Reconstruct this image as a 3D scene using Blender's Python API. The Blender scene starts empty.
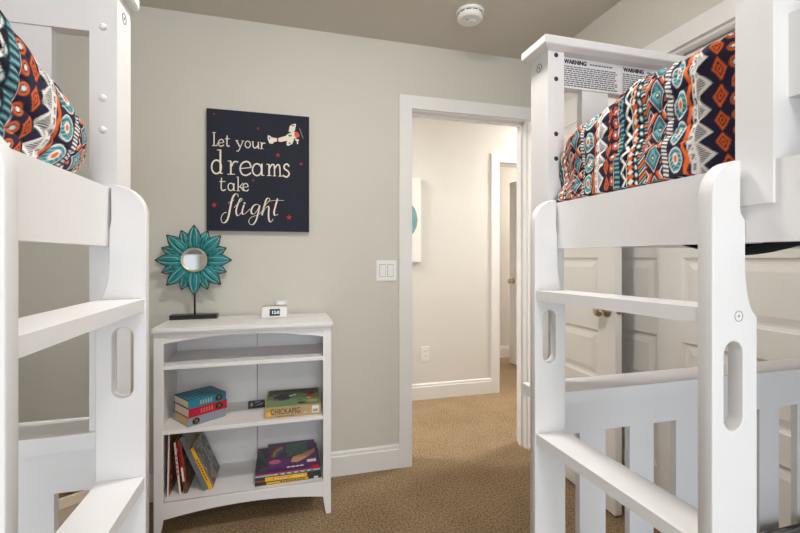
import bpy, bmesh, math, random
import numpy as np
from mathutils import Vector, Matrix
R = math.radians
random.seed(4)
SC = bpy.context.scene
COL = SC.collection

# ------------------------------------------------------------------ camera
CAM_H, YAW, FPX, CX, HY = 1.205, 15.26, 418.0, 400.0, 257.0
ct, st = math.cos(R(YAW)), math.sin(R(YAW))
cam_d = bpy.data.cameras.new('camera')
cam = bpy.data.objects.new('camera', cam_d); COL.objects.link(cam)
cam.location = (0, 0, CAM_H)
cam.rotation_euler = (R(90), 0, R(-YAW))
cam_d.sensor_width = 36; cam_d.lens = FPX / 800 * 36
cam_d.shift_y = -(266.5 - HY) / 800
cam_d.clip_start = 0.02
SC.camera = cam
# ------------------------------------------------------------------ world, exposure
SC.view_settings.view_transform = 'Standard'
SC.view_settings.look = 'None'
SC.view_settings.gamma = 1
SC.view_settings.exposure = 0.42
w = bpy.data.worlds.new('world'); SC.world = w; w.use_nodes = True
bg = w.node_tree.nodes['Background']
bg.inputs[0].default_value = (0.75, 0.86, 1.0, 1); bg.inputs[1].default_value = 1.0
# daylight at the window behind the camera
ld = bpy.data.lights.new('window_daylight', 'AREA'); ld.shape = 'RECTANGLE'; ld.size = 2.1; ld.size_y = 1.75
ld.energy = 41; ld.color = (0.86, 0.94, 1.0)
lo = bpy.data.objects.new('window_daylight', ld); COL.objects.link(lo)
lo.location = (0.2, -2.54, 1.24); lo.rotation_euler = (R(90), 0, 0)
LAMP_ROOM, LAMP_HALL, LAMP_FAR = 51.0, 96.0, 58.0      # emission of the three ceiling lamps' diffusers

# ------------------------------------------------------------------ helpers
def lin(c):
    return tuple((x / 255 / 12.92) if x / 255 <= .04045 else ((x / 255 + .055) / 1.055) ** 2.4 for x in c)
def P(u, v, Y):
    """point on the plane of depth Y that the camera sees at photo pixel (u, v)"""
    a, b = (u - CX) / FPX, (HY - v) / FPX
    s = Y / (ct - a * st)
    return Vector(((st + a * ct) * s, Y, CAM_H + b * s))

def mat(name, rgb, rough=.5, metal=0, bump=0, bscale=60, var=0, vscale=8, spec=.5, coat=0, lincol=False):
    m = bpy.data.materials.new(name); m.use_nodes = True
    nt = m.node_tree; p = nt.nodes['Principled BSDF']
    c = rgb if lincol else lin(rgb)
    p.inputs['Base Color'].default_value = (*c, 1)
    p.inputs['Roughness'].default_value = rough
    p.inputs['Metallic'].default_value = metal
    p.inputs['Specular IOR Level'].default_value = spec
    if coat: p.inputs['Coat Weight'].default_value = coat
    tc = nt.nodes.new('ShaderNodeTexCoord')
    n = nt.nodes.new('ShaderNodeTexNoise'); n.inputs['Scale'].default_value = vscale; n.inputs['Detail'].default_value = 4
    nt.links.new(tc.outputs['Object'], n.inputs['Vector'])
    mx = nt.nodes.new('ShaderNodeMix'); mx.data_type = 'RGBA'
    k = max(var, .015)
    mx.inputs['A'].default_value = (*[x * (1 - k) for x in c], 1)
    mx.inputs['B'].default_value = (*[min(1, x * (1 + k)) for x in c], 1)
    nt.links.new(n.outputs['Fac'], mx.inputs['Factor'])
    nt.links.new(mx.outputs['Result'], p.inputs['Base Color'])
    if bump:
        n2 = nt.nodes.new('ShaderNodeTexNoise'); n2.inputs['Scale'].default_value = bscale; n2.inputs['Detail'].default_value = 5
        nt.links.new(tc.outputs['Object'], n2.inputs['Vector'])
        b = nt.nodes.new('ShaderNodeBump'); b.inputs['Strength'].default_value = bump; b.inputs['Distance'].default_value = .004
        nt.links.new(n2.outputs['Fac'], b.inputs['Height']); nt.links.new(b.outputs['Normal'], p.inputs['Normal'])
    return m

def emit(name, rgb, strength):
    m = bpy.data.materials.new(name); m.use_nodes = True
    p = m.node_tree.nodes['Principled BSDF']
    p.inputs['Base Color'].default_value = (*rgb, 1)
    p.inputs['Emission Color'].default_value = (*rgb, 1); p.inputs['Emission Strength'].default_value = strength
    return m

def box(bm, x0, x1, y0, y1, z0, z1, M=None):
    if x0 > x1: x0, x1 = x1, x0
    vs = [bm.verts.new(((M @ Vector(c)) if M else c)) for c in
          ((x0,y0,z0),(x1,y0,z0),(x1,y1,z0),(x0,y1,z0),(x0,y0,z1),(x1,y0,z1),(x1,y1,z1),(x0,y1,z1))]
    for f in ((0,3,2,1),(4,5,6,7),(0,1,5,4),(1,2,6,5),(2,3,7,6),(3,0,4,7)):
        bm.faces.new([vs[i] for i in f])
    return vs

def lathe(bm, prof, n=24, M=None, cap=True):
    """prof: list of (r, z) spun about local z"""
    rings = []
    for r, z in prof:
        ring = []
        for i in range(n):
            a = 2 * math.pi * i / n
            v = Vector((r * math.cos(a), r * math.sin(a), z))
            ring.append(bm.verts.new(M @ v if M else v))
        rings.append(ring)
    for a, b in zip(rings, rings[1:]):
        for i in range(n):
            bm.faces.new((a[i], a[(i+1) % n], b[(i+1) % n], b[i]))
    if cap:
        bm.faces.new(rings[0][::-1]); bm.faces.new(rings[-1])

def tube(bm, pts, r, n=8):
    pts = [Vector(p) for p in pts]; rings = []
    for i, p in enumerate(pts):
        d = (pts[min(i+1, len(pts)-1)] - pts[max(i-1, 0)]).normalized()
        up = Vector((0,0,1)) if abs(d.z) < .9 else Vector((1,0,0))
        a = d.cross(up).normalized(); b = d.cross(a)
        rings.append([bm.verts.new(p + a*r*math.cos(2*math.pi*k/n) + b*r*math.sin(2*math.pi*k/n)) for k in range(n)])
    for a, b in zip(rings, rings[1:]):
        for k in range(n): bm.faces.new((a[k], a[(k+1)%n], b[(k+1)%n], b[k]))
    bm.faces.new(rings[0][::-1]); bm.faces.new(rings[-1])

def ob(name, bm, m, parent=None, bevel=0, seg=2, smooth=False, label=None):
    if bevel:
        es = [e for e in bm.edges if len(e.link_faces) == 2 and e.calc_face_angle(0) > .5]
        bmesh.ops.bevel(bm, geom=es, offset=bevel, segments=seg, affect='EDGES', profile=.5, clamp_overlap=True)
    bmesh.ops.recalc_face_normals(bm, faces=bm.faces)
    me = bpy.data.meshes.new(name); bm.to_mesh(me); bm.free()
    return obm(name, me, m, parent, smooth, label)

def obm(name, me, m, parent=None, smooth=False, label=None):
    o = bpy.data.objects.new(name, me); COL.objects.link(o)
    if m: me.materials.append(m)
    if smooth: me.shade_smooth()
    if parent: o.parent = parent
    if label: o['label'] = label
    return o

def boxo(name, m, x0, x1, y0, y1, z0, z1, parent=None, bevel=.002, M=None, label=None):
    bm = bmesh.new(); box(bm, x0, x1, y0, y1, z0, z1, M)
    return ob(name, bm, m, parent, bevel, label=label)

def thing(name, label, cat, loc=(0,0,0), rz=0, group=None, kind=None):
    o = bpy.data.objects.new(name, None); COL.objects.link(o); o.empty_display_size = .05
    o.location = loc; o.rotation_euler = (0, 0, rz)
    return tag(o, label, cat, group, kind)
def tag(o, label, cat, group=None, kind=None):
    o['label'] = label; o['category'] = cat
    if group: o['group'] = group
    if kind: o['kind'] = kind
    return o
def struct(o, label=None, cat=None):
    o['kind'] = 'structure'
    if label: o['label'] = label
    if cat: o['category'] = cat
    return o

def curve_mesh(splines, extrude, bevel=0, text=None, size=1, align='LEFT', bold=0):
    """filled 2D outlines (outer + holes), or text, as a solid mesh in local xy, thickness 2*extrude about z = 0"""
    if text is not None:
        cu = bpy.data.curves.new('c', 'FONT'); cu.body = text; cu.size = size; cu.align_x = align
    else:
        cu = bpy.data.curves.new('c', 'CURVE'); cu.dimensions = '2D'; cu.fill_mode = 'BOTH'
        for pts in splines:
            s = cu.splines.new('POLY'); s.points.add(len(pts) - 1); s.use_cyclic_u = True
            for i, p in enumerate(pts): s.points[i].co = (p[0], p[1], 0, 1)
    cu.offset = bold; cu.extrude = extrude; cu.bevel_depth = bevel; cu.bevel_resolution = 1
    t = bpy.data.objects.new('c', cu); COL.objects.link(t)
    dg = bpy.context.evaluated_depsgraph_get()
    me = bpy.data.meshes.new_from_object(t.evaluated_get(dg))
    bpy.data.objects.remove(t); bpy.data.curves.remove(cu)
    return me

def weld(me):
    bm = bmesh.new(); bm.from_mesh(me)
    bmesh.ops.remove_doubles(bm, verts=bm.verts, dist=1e-5)
    bmesh.ops.recalc_face_normals(bm, faces=bm.faces); bm.to_mesh(me); bm.free()
    return me

def text_on(name, s, size, M, m, parent, thick=.0003, align='CENTER', xs=1.0, bold=0):
    me = curve_mesh(None, thick, text=s, size=size, align=align, bold=bold)
    me.transform(M @ Matrix.Diagonal((xs, 1, 1, 1)))
    return obm(name, me, m, parent)

def arc(cx, cy, r, a0, a1, n=8, ry=None):
    ry = ry or r
    return [(cx + r*math.cos(R(a0+(a1-a0)*i/n)), cy + ry*math.sin(R(a0+(a1-a0)*i/n))) for i in range(n+1)]

# ------------------------------------------------------------------ materials
M_wall = mat('greige_wall_paint', (207, 203, 193), .75, bump=.08, bscale=220)
M_ceil = mat('ceiling_paint', (206, 200, 189), .85, bump=.25, bscale=160)
M_hallwall = mat('hall_wall_paint', (222, 218, 212), .75, bump=.06, bscale=220)
M_trim = mat('white_trim_paint', (232, 230, 228), .4)
M_door = mat('white_door_paint', (243, 240, 235), .4)
M_bed = mat('white_bed_lacquer', (235, 233, 233), .35, bump=.015, bscale=90)
M_case = mat('white_bookcase_paint', (240, 237, 236), .42)
M_nickel = mat('brushed_nickel', (186, 174, 156), .28, metal=1)
M_plastic = mat('white_plastic', (236, 235, 232), .4)
M_greyp2 = mat('grey_gap', (150, 147, 142), .7)
M_hole = mat('dark_hole', (62, 52, 44), .7)
M_black = mat('black_lacquer', (22, 18, 17), .3)
M_navy = mat('navy_cloth', (26, 29, 42), .9, bump=.3, bscale=400)

def carpet():
    m = bpy.data.materials.new('brown_carpet_pile'); m.use_nodes = True; nt = m.node_tree
    p = nt.nodes['Principled BSDF']; p.inputs['Roughness'].default_value = .95; p.inputs['Specular IOR Level'].default_value = .1
    tc = nt.nodes.new('ShaderNodeTexCoord')
    n1 = nt.nodes.new('ShaderNodeTexNoise'); n1.inputs['Scale'].default_value = 110; n1.inputs['Detail'].default_value = 6; n1.inputs['Roughness'].default_value = .85
    n2 = nt.nodes.new('ShaderNodeTexNoise'); n2.inputs['Scale'].default_value = 4; n2.inputs['Detail'].default_value = 3
    for n in (n1, n2): nt.links.new(tc.outputs['Object'], n.inputs['Vector'])
    r = nt.nodes.new('ShaderNodeValToRGB')
    r.color_ramp.elements[0].position = .37; r.color_ramp.elements[0].color = (*lin((80, 60, 38)), 1)
    r.color_ramp.elements[1].position = .64; r.color_ramp.elements[1].color = (*lin((220, 190, 152)), 1)
    nt.links.new(n1.outputs['Fac'], r.inputs['Fac'])
    mx = nt.nodes.new('ShaderNodeMix'); mx.data_type = 'RGBA'; mx.blend_type = 'MULTIPLY'; mx.inputs['Factor'].default_value = 1
    r2 = nt.nodes.new('ShaderNodeValToRGB')
    r2.color_ramp.elements[0].position = .35; r2.color_ramp.elements[0].color = (.86, .85, .83, 1)
    r2.color_ramp.elements[1].position = .65; r2.color_ramp.elements[1].color = (1, 1, 1, 1)
    nt.links.new(n2.outputs['Fac'], r2.inputs['Fac'])
    nt.links.new(r.outputs['Color'], mx.inputs['A']); nt.links.new(r2.outputs['Color'], mx.inputs['B'])
    nt.links.new(mx.outputs['Result'], p.inputs['Base Color'])
    b = nt.nodes.new('ShaderNodeBump'); b.inputs['Strength'].default_value = .9; b.inputs['Distance'].default_value = .01
    nt.links.new(n1.outputs['Fac'], b.inputs['Height']); nt.links.new(b.outputs['Normal'], p.inputs['Normal'])
    return m
M_carpet = carpet()

# ------------------------------------------------------------------ the room shell
YB, XR, XL, YN, H = 2.32, 1.557, -1.27, -2.50, 2.44        # end wall, closet wall, left wall, window wall, ceiling
WT = .115
DX0, DX1, DH = .706, 1.455, 2.055                           # bedroom doorway
HY1, HX0, HX1 = 3.37, 1.838, 2.62                            # hall wall and its doorway
CY0, CY1, CH = .74, 2.20, 2.06                               # closet opening

struct(boxo('floor', M_carpet, XL-.2, 4.2, YN-.2, 5.0, -.05, 0, bevel=0), 'brown cut-pile carpet running from bedroom into hall', 'floor')
struct(boxo('ceiling', M_ceil, XL-.2, XR+.9, YN-.2, YB+WT/2, H, H+.05, bevel=0), 'greige bedroom ceiling', 'ceiling')
struct(boxo('ceiling_hall', M_hallwall, XL-.2, 4.2, YB+WT/2, 5.0, H, H+.05, bevel=0), 'ceiling of the hall beyond the door', 'ceiling')
bm = bmesh.new()
box(bm, XL-.1, DX0-.018, YB, YB+WT, 0, H); box(bm, DX1+.018, XR+.8, YB, YB+WT, 0, H); box(bm, DX0-.018, DX1+.018, YB, YB+WT, DH+.018, H)
struct(ob('wall_back', bm, M_wall), 'greige end wall with the doorway and canvas', 'wall')
struct(boxo('wall_left', M_wall, XL-.1, XL, YN, YB, 0, H, bevel=0), 'greige wall behind the left bunk', 'wall')
bm = bmesh.new()
box(bm, XR, XR+WT, YN, CY0, 0, H); box(bm, XR, XR+WT, CY1, YB, 0, H); box(bm, XR, XR+WT, CY0, CY1, CH, H)
struct(ob('wall_right', bm, M_wall), 'greige wall above the closet doors', 'wall')
bm = bmesh.new()
box(bm, XR+.75, XR+.8, YN, YB, 0, H); box(bm, XR+WT, XR+.75, CY0-.1, CY0-.06, 0, H)
struct(ob('wall_closet', bm, M_wall), 'inside wall of the closet', 'wall')
WX0, WX1, WZ0, WZ1 = -.9, 1.3, .33, 2.15
bm = bmesh.new()
box(bm, XL-.1, WX0, YN-.1, YN, 0, H); box(bm, WX1, XR+.8, YN-.1, YN, 0, H)
box(bm, WX0, WX1, YN-.1, YN, 0, WZ0); box(bm, WX0, WX1, YN-.1, YN, WZ1, H)
struct(ob('wall_window', bm, M_wall), 'window wall behind the camera', 'wall')
bm = bmesh.new()
for x0, x1, z0, z1 in ((WX0-.07, WX0, WZ0-.07, WZ1+.07), (WX1, WX1+.07, WZ0-.07, WZ1+.07), (WX0, WX1, WZ0-.07, WZ0), (WX0, WX1, WZ1, WZ1+.07)):
    box(bm, x0, x1, YN, YN+.018, z0, z1)
struct(ob('window_1', bm, M_trim), 'white casing of the bedroom window', 'window')
# hall
bm = bmesh.new()
box(bm, XL-.2, HX0-.018, HY1, HY1+WT, 0, H); box(bm, HX1+.018, 4.2, HY1, HY1+WT, 0, H); box(bm, HX0-.018, HX1+.018, HY1, HY1+WT, 2.063, H)
struct(ob('wall_hall', bm, M_hallwall), 'cream hall wall facing the bedroom door', 'wall')
bm = bmesh.new()
box(bm, XL-.2, XL-.1, YB, HY1, 0, H); box(bm, 4.1, 4.2, YB, HY1, 0, H); box(bm, XR+.8, 4.2, YB, YB+WT, 0, H)
struct(ob('wall_hall_end', bm, M_hallwall), 'end walls of the hall', 'wall')
bm = bmesh.new()
box(bm, 1.4, 4.2, 4.53, 4.6, 0, H); box(bm, 1.4, 1.5, HY1+WT, 4.53, 0, H); box(bm, 4.1, 4.2, HY1+WT, 4.53, 0, H)
struct(ob('wall_far_room', bm, M_hallwall), 'walls of the room across the hall', 'wall')

def skirting(name, label, p0, p1, n):
    """baseboard from p0 to p1 (xy), n = direction into the room"""
    bm = bmesh.new()
    d = Vector((p1[0]-p0[0], p1[1]-p0[1], 0)); L = d.length; d.normalize(); n = Vector((n[0], n[1], 0))
    prof = [(0, 0), (.016, 0), (.016, .105), (.012, .112), (.012, .124), (.007, .132), (0, .132)]
    ra = [bm.verts.new(Vector((*p0, 0)) + n*a + Vector((0,0,b))) for a, b in prof]
    rb = [bm.verts.new(Vector((*p1, 0)) + n*a + Vector((0,0,b))) for a, b in prof]
    k = len(prof)
    for i in range(k): bm.faces.new((ra[i], ra[(i+1)%k], rb[(i+1)%k], rb[i]))
    bm.faces.new(ra); bm.faces.new(rb[::-1])
    return struct(ob(name, bm, M_trim), label, 'baseboard')
skirting('baseboard_back', 'white baseboard along the end wall', (XL, YB), (DX0-.081, YB), (0, -1))
skirting('baseboard_left', 'white baseboard behind the left bunk', (XL, YN), (XL, YB), (1, 0))
skirting('baseboard_hall', 'white baseboard along the cream hall wall', (XL, HY1), (HX0-.08, HY1), (0, -1))
skirting('baseboard_far_room', 'white baseboard in the room across the hall', (1.5, 4.53), (4.1, 4.53), (0, -1))

def casing(name, label, x0, x1, h, y, out, depth, w_=.081):
    """door casing in the plane y with jamb lining; out = -1 faces the camera"""
    bm = bmesh.new()
    t = .018*out
    ya, yb = sorted((y, y+t))
    rv = .006
    box(bm, x0-w_, x0-rv, ya, yb, 0, h+w_); box(bm, x1+rv, x1+w_, ya, yb, 0, h+w_); box(bm, x0-rv, x1+rv, ya, yb, h+rv, h+w_)
    o = ob(name, bm, M_trim, bevel=.003)
    struct(o, label, 'door casing')
    bm = bmesh.new()
    y1, y2 = sorted((y, y-out*depth))
    box(bm, x0-.018, x0, y1, y2, 0, h); box(bm, x1, x1+.018, y1, y2, 0, h); box(bm, x0-.018, x1+.018, y1, y2, h, h+.018)
    ys = y1 + .045
    box(bm, x0, x0+.012, ys, ys+.035, 0, h); box(bm, x1-.012, x1, ys, ys+.035, 0, h); box(bm, x0, x1, ys, ys+.035, h-.012, h)
    ob('jamb', bm, M_trim, o, bevel=.0015)
    return o
tr = casing('trim_1', 'white casing around the bedroom doorway', DX0, DX1, DH, YB, -1, WT)
boxo('strike_plate', M_nickel, DX0-.001, DX0+.0015, YB+.012, YB+.04, .90, .965, tr, bevel=0)
casing('trim_2', 'white casing around the doorway across the hall', HX0, HX1, 2.045, HY1, -1, WT, .08)
# closet casing (on the right wall)
bm = bmesh.new()
for y0, y1, z0, z1 in ((CY1, CY1+.078, 0, CH+.078), (CY0-.078, CY0, 0, CH+.078), (CY0, CY1, CH, CH+.078)):
    box(bm, XR-.018, XR, y0, y1, z0, z1)
o = struct(ob('trim_3', bm, M_trim, bevel=.003), 'white casing over the sliding closet doors', 'door casing')
bm = bmesh.new(); box(bm, XR, XR+WT, CY0, CY1, CH-.012, CH); box(bm, XR, XR+WT, CY1-.012, CY1, 0, CH); box(bm, XR, XR+WT, CY0, CY0+.012, 0, CH)
ob('jamb', bm, M_trim, o)

# ------------------------------------------------------------------ panel doors
ROWS = [(.235, .497), (.602, .838), (.940, 1.190), (1.290, 1.540), (1.640, 1.900)]
def panel_door_bm(W, Hd, T, rows, stile=.112):
    """door slab: x 0..W, y 0..T, z 0..Hd, raised panels on both faces"""
    bm = bmesh.new()
    def q(pts): bm.faces.new([bm.verts.new(p) for p in pts])
    zs = [0]
    for a, b in rows: zs += [a, b]
    zs.append(Hd)
    for face in (0, 1):
        def y(d): return d if face == 0 else T - d
        def rect(x0, x1, z0, z1, d=0): q([(x0, y(d), z0), (x1, y(d), z0), (x1, y(d), z1), (x0, y(d), z1)])
        rect(0, stile, 0, Hd); rect(W-stile, W, 0, Hd)
        for i in range(len(zs)-1):
            if i % 2 == 0: rect(stile, W-stile, zs[i], zs[i+1])
            else:
                rings = [(0, 0), (.004, .006), (.014, .010), (.022, .010), (.048, .003)]
                for (i0, d0), (i1, d1) in zip(rings, rings[1:]):
                    a = [(stile+i0, zs[i]+i0), (W-stile-i0, zs[i]+i0), (W-stile-i0, zs[i+1]-i0), (stile+i0, zs[i+1]-i0)]
                    b = [(stile+i1, zs[i]+i1), (W-stile-i1, zs[i]+i1), (W-stile-i1, zs[i+1]-i1), (stile+i1, zs[i+1]-i1)]
                    for k in range(4):
                        k2 = (k+1) % 4
                        q([(a[k][0], y(d0), a[k][1]), (a[k2][0], y(d0), a[k2][1]), (b[k2][0], y(d1), b[k2][1]), (b[k][0], y(d1), b[k][1])])
                i1, d1 = rings[-1]
                rect(stile+i1, W-stile-i1, zs[i]+i1, zs[i+1]-i1, d1)
    q([(0,0,0),(0,T,0),(0,T,Hd),(0,0,Hd)]); q([(W,0,0),(W,T,0),(W,T,Hd),(W,0,Hd)])
    q([(0,0,0),(W,0,0),(W,T,0),(0,T,0)]); q([(0,0,Hd),(W,0,Hd),(W,T,Hd),(0,T,Hd)])
    bmesh.ops.remove_doubles(bm, verts=bm.verts, dist=1e-5)
    return bm
def door_leaf(name, label, W, T, loc, rz, z0=.012, rows=ROWS, Hd=2.03):
    o = ob(name, panel_door_bm(W, Hd, T, rows), M_door)
    o.location = (*loc, z0); o.rotation_euler = (0, 0, rz)
    return struct(o, label, 'door')
KNOB = [(.031, 0), (.031, .006), (.026, .010), (.011, .014), (.010, .026), (.018, .032), (.026, .040), (.0275, .050), (.022, .060), (.010, .064)]
def knob(parent, x, y, z, side):
    bm = bmesh.new()
    lathe(bm, KNOB, 24, Matrix.Translation((x, y, z)) @ Matrix.Rotation(R(90)*side, 4, 'X'))
    return ob('knob', bm, M_nickel, parent, smooth=True, label='round brushed nickel knob')
# bedroom door: hinge at the right jamb, swung back along the closet wall, leaf x axis runs from hinge to free edge
ang = math.atan2(-.72, .004)
d1 = door_leaf('door_1', 'white five-panel bedroom door swung open in front of the closet', .705, .035, (DX1+.004, YB-.02), ang)
# local y points to +X*sin...: with x to -Y, local +y points to +X (away from the aisle)
knob(d1, .705-.055, 0, .940, 1); knob(d1, .705-.055, .035, .940, -1)
bm = bmesh.new()
lathe(bm, [(.013, 0), (.013, .004), (.009, .012)], 14, Matrix.Translation((.705, .0175, .940)) @ Matrix.Rotation(R(90), 4, 'Y'))
ob('latch', bm, M_nickel, d1, smooth=True)
d2 = door_leaf('door_2', 'white closet door sliding at the back, beside the open bedroom door', .77, .03, (XR+.080, CY1-.005), R(-90))
d3 = door_leaf('door_3', 'white closet door sliding in front, behind the right bunk', .76, .03, (XR+.043, 1.49), R(-90))
d4 = door_leaf('door_4', 'white door standing open in the room across the hall', .735, .035, (HX1-.045, HY1+WT+.02), math.atan2(.66, -.095))
knob(d4, .735-.065, .035, .925, -1); knob(d4, .735-.065, 0, .925, 1)

# ------------------------------------------------------------------ ceiling lamps (off frame) and the smoke detector
def ceiling_lamp(label, x, y, strength, rgb, r=.16):
    t = thing('ceiling_lamp', label, 'ceiling lamp', (x, y, H))
    bm = bmesh.new(); lathe(bm, [(r+.012, 0), (r+.012, -.02), (r, -.024)], 32)
    ob('lamp_base', bm, M_nickel, t)
    bm = bmesh.new(); lathe(bm, [(r, -.021), (r*.98, -.035), (r*.85, -.055), (r*.6, -.07), (r*.3, -.078), (.01, -.08)], 32)
    ob('diffuser', bm, emit('lamp_glow', rgb, strength), t, smooth=True)
ceiling_lamp('round flush lamp on the bedroom ceiling, towards the doorway', .26, .95, LAMP_ROOM*2.3, (1.0, .968, .935), .105)
ceiling_lamp('added fill lamp on the bedroom ceiling, towards the window', .20, -1.20, LAMP_ROOM*.95, (1.0, .968, .935))  # unseen extra lamp, added to fill shaded bed and bookcase fronts
ceiling_lamp('round flush lamp at the far end of the hall ceiling', 2.70, 2.86, LAMP_HALL, (1.0, .985, .965))
ceiling_lamp('added fill lamp at the near end of the hall ceiling', -.25, 2.90, LAMP_HALL, (1.0, .985, .965))  # unseen extra lamp, added so the hall is evenly bright
ceiling_lamp('round flush lamp in the room across the hall', 3.3, 4.05, LAMP_FAR, (1.0, .93, .84))

t = thing('smoke_detector', 'round white smoke detector on the bedroom ceiling', 'smoke detector', (.895, 1.940, H))
bm = bmesh.new(); lathe(bm, [(.070, 0), (.070, -.006), (.068, -.012), (.064, -.014)], 40); ob('base_plate', bm, M_plastic, t, smooth=True)
bm = bmesh.new(); lathe(bm, [(.060, -.013), (.062, -.018), (.064, -.022), (.064, -.034), (.058, -.042), (.050, -.045), (.046, -.043), (.040, -.043), (.03, -.044), (.012, -.0445)], 40)
ob('cover', bm, M_plastic, t, smooth=True)
for k in range(12):
    a = R(30*k)
    bm = bmesh.new(); box(bm, -.012, .012, -.0012, .0012, -.0195, -.0165, Matrix.Rotation(a, 4, 'Z') @ Matrix.Translation((0, .0632, 0)))
    ob('vent_slot', bm, M_hole, t)
bm = bmesh.new(); lathe(bm, [(.022, -.0425), (.021, -.047), (.017, -.048)], 24, Matrix.Translation((.012, .005, 0))); ob('test_button', bm, M_plastic, t, smooth=True)
bm = bmesh.new(); lathe(bm, [(.0035, -.043), (.003, -.047)], 12, Matrix.Translation((-.02, -.008, 0))); ob('indicator', bm, M_hole, t)

# ------------------------------------------------------------------ switch and outlet
t = thing('light_switch', 'white double rocker light switch beside the doorway', 'light switch', (*P(386.3, 270.5, YB)[:2], P(386.3, 270.5, YB).z))
boxo('plate', M_plastic, -.058, .058, -.006, 0, -.058, .058, t, bevel=.003)
for sx in (-.023, .023):
    boxo('rocker_gap', M_greyp2, sx-.0185, sx+.0185, -.0066, -.005, -.0355, .0355, t, bevel=0)
    bm = bmesh.new(); box(bm, sx-.0165, sx+.0165, -.010, -.005, -.033, .033, Matrix.Rotation(R(3), 4, 'X')); ob('rocker', bm, M_plastic, t, bevel=.0015)
for sx in (-.023, .023):
    for sz in (-.048, .048):
        bm = bmesh.new(); lathe(bm, [(.003, 0), (.0025, .0012)], 10, Matrix.Translation((sx, -.0058, sz)) @ Matrix.Rotation(R(90), 4, 'X')); ob('screw', bm, M_plastic, t)
p = P(425, 353.5, HY1)
t = thing('wall_outlet', 'white power outlet low on the cream hall wall', 'outlet', p)
boxo('plate', M_plastic, -.037, .037, -.006, 0, -.06, .06, t, bevel=.003)
for sz in (-.02, .02):
    s = boxo('socket', M_plastic, -.017, .017, -.0085, -.005, sz-.014, sz+.014, t, bevel=.002)
    for sx in (-.006, .006): boxo('slot', M_hole, sx-.001, sx+.001, -.0092, -.008, sz-.003, sz+.007, s, bevel=0)

# ------------------------------------------------------------------ hall canvas
pa, pb = P(421, 178, HY1-.035), P(421, 262, HY1-.035)
t = thing('canvas_print', 'white canvas with teal agate shape on the hall wall', 'wall art', (pa.x, HY1, pb.z))
HHt = pa.z - pb.z
boxo('canvas', mat('white_canvas', (240, 238, 232), .8), -.62, 0, -.035, -.001, 0, HHt, t, bevel=.002)
bm = bmesh.new()
cz = HHt*.5
bm.faces.new([bm.verts.new((x, -.0358, z)) for x, z in arc(-.22, cz, .19, 0, 345, 23, .19)])
ob('teal_shape', bm, mat('teal_wash', (120, 160, 163), .8, var=.5, vscale=12), t)
bm = bmesh.new()
bm.faces.new([bm.verts.new((x, -.0366, z)) for x, z in arc(-.25, cz-.05, .16, 0, 345, 23, .13)])
ob('grey_shape', bm, mat('grey_wash', (206, 202, 200), .8, var=.3, vscale=14), t)

# ------------------------------------------------------------------ canvas sign
YC = YB - .03
tl, br = P(206.5, 108.0, YC), P(309.2, 231.0, YC)
SX0, SX1, SZ0, SZ1 = tl.x, br.x, br.z - .004, tl.z
sign = thing('canvas_sign', 'square navy canvas with cream lettering and a small biplane', 'wall art', (SX0, YB, SZ0))
M_canvas = mat('navy_canvas', (29, 32, 47), .85, bump=.2, bscale=600, var=.12, vscale=5)
M_cream = mat('cream_paint', (232, 222, 205), .8, var=.06, vscale=40)
M_red = mat('red_paint', (178, 48, 48), .8, var=.1, vscale=60)
M_orange = mat('orange_paint', (208, 92, 56), .8, var=.1, vscale=60)
M_greyp = mat('grey_paint', (120, 116, 124), .8, var=.1, vscale=60)
boxo('canvas', M_canvas, 0, SX1-SX0, -.03, -.001, 0, SZ1-SZ0, sign, bevel=.002)
lay = [0]
def onsign(u, v, lift=.0006):
    q = P(u, v, YC); return Vector((q.x-SX0, -.03-lift, q.z-SZ0))
def smooth_pts(pts, n=6):
    if len(pts) < 3: return [Vector(p) for p in pts]
    out = []; pts = [Vector(p) for p in pts]
    for i in range(len(pts)-1):
        p0, p1, p2, p3 = pts[max(i-1, 0)], pts[i], pts[i+1], pts[min(i+2, len(pts)-1)]
        for k in range(n):
            t_ = k/n
            out.append(.5*((2*p1)+(p2-p0)*t_+(2*p0-5*p1+4*p2-p3)*t_*t_+(3*p1-p0-3*p2+p3)*t_**3))
    out.append(pts[-1]); return out
def ribbon(bm, pts, ww, curve=True, cal=False, conv=None):
    """flat painted stroke; pts in crop pixels, ww in photo pixels"""
    ps = smooth_pts(pts) if curve else [Vector(p) for p in pts]
    ps = [Vector(conv(p)) for p in ps]
    L, Rr = [], []
    lay[0] += 1; lift = .0006 + .00001*lay[0]
    for i, p in enumerate(ps):
        d = ps[min(i+1, len(ps)-1)] - ps[max(i-1, 0)]
        if d.length < 1e-6: d = Vector((1, 0))
        d.normalize(); n = Vector((-d.y, d.x))
        w_ = ww*.84
        if cal:
            down = max(0, d.y)
            w_ = ww*(.34 + .62*down)
        L.append(bm.verts.new(onsign(*(p + n*w_/2), lift))); Rr.append(bm.verts.new(onsign(*(p - n*w_/2), lift)))
    for i in range(len(ps)-1): bm.faces.new((L[i], L[i+1], Rr[i+1], Rr[i]))
cA = lambda p: (205+p[0]/7.27, 105+p[1]/7.27)
cB = lambda p: (205+p[0]/7.27, 165+p[1]/7.27)
cC = lambda p: (190+p[0]/3.55, 90+p[1]/3.55)
cE = lambda p: (270+p[0]/15.24, 115+p[1]/15.24)
def ell(cx, cy, rx, ry, a0=0, a1=360, n=14): return [(cx+rx*math.cos(R(a0+(a1-a0)*i/n)), cy+ry*math.sin(R(a0+(a1-a0)*i/n))) for i in range(n+1)]
def word(name, strokes, conv, cal=False):
    bm = bmesh.new()
    for pts, ww, cur in strokes: ribbon(bm, pts, ww, cur, cal, conv)
    ob(name, bm, M_cream, sign, label='cream painted lettering')
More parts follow.
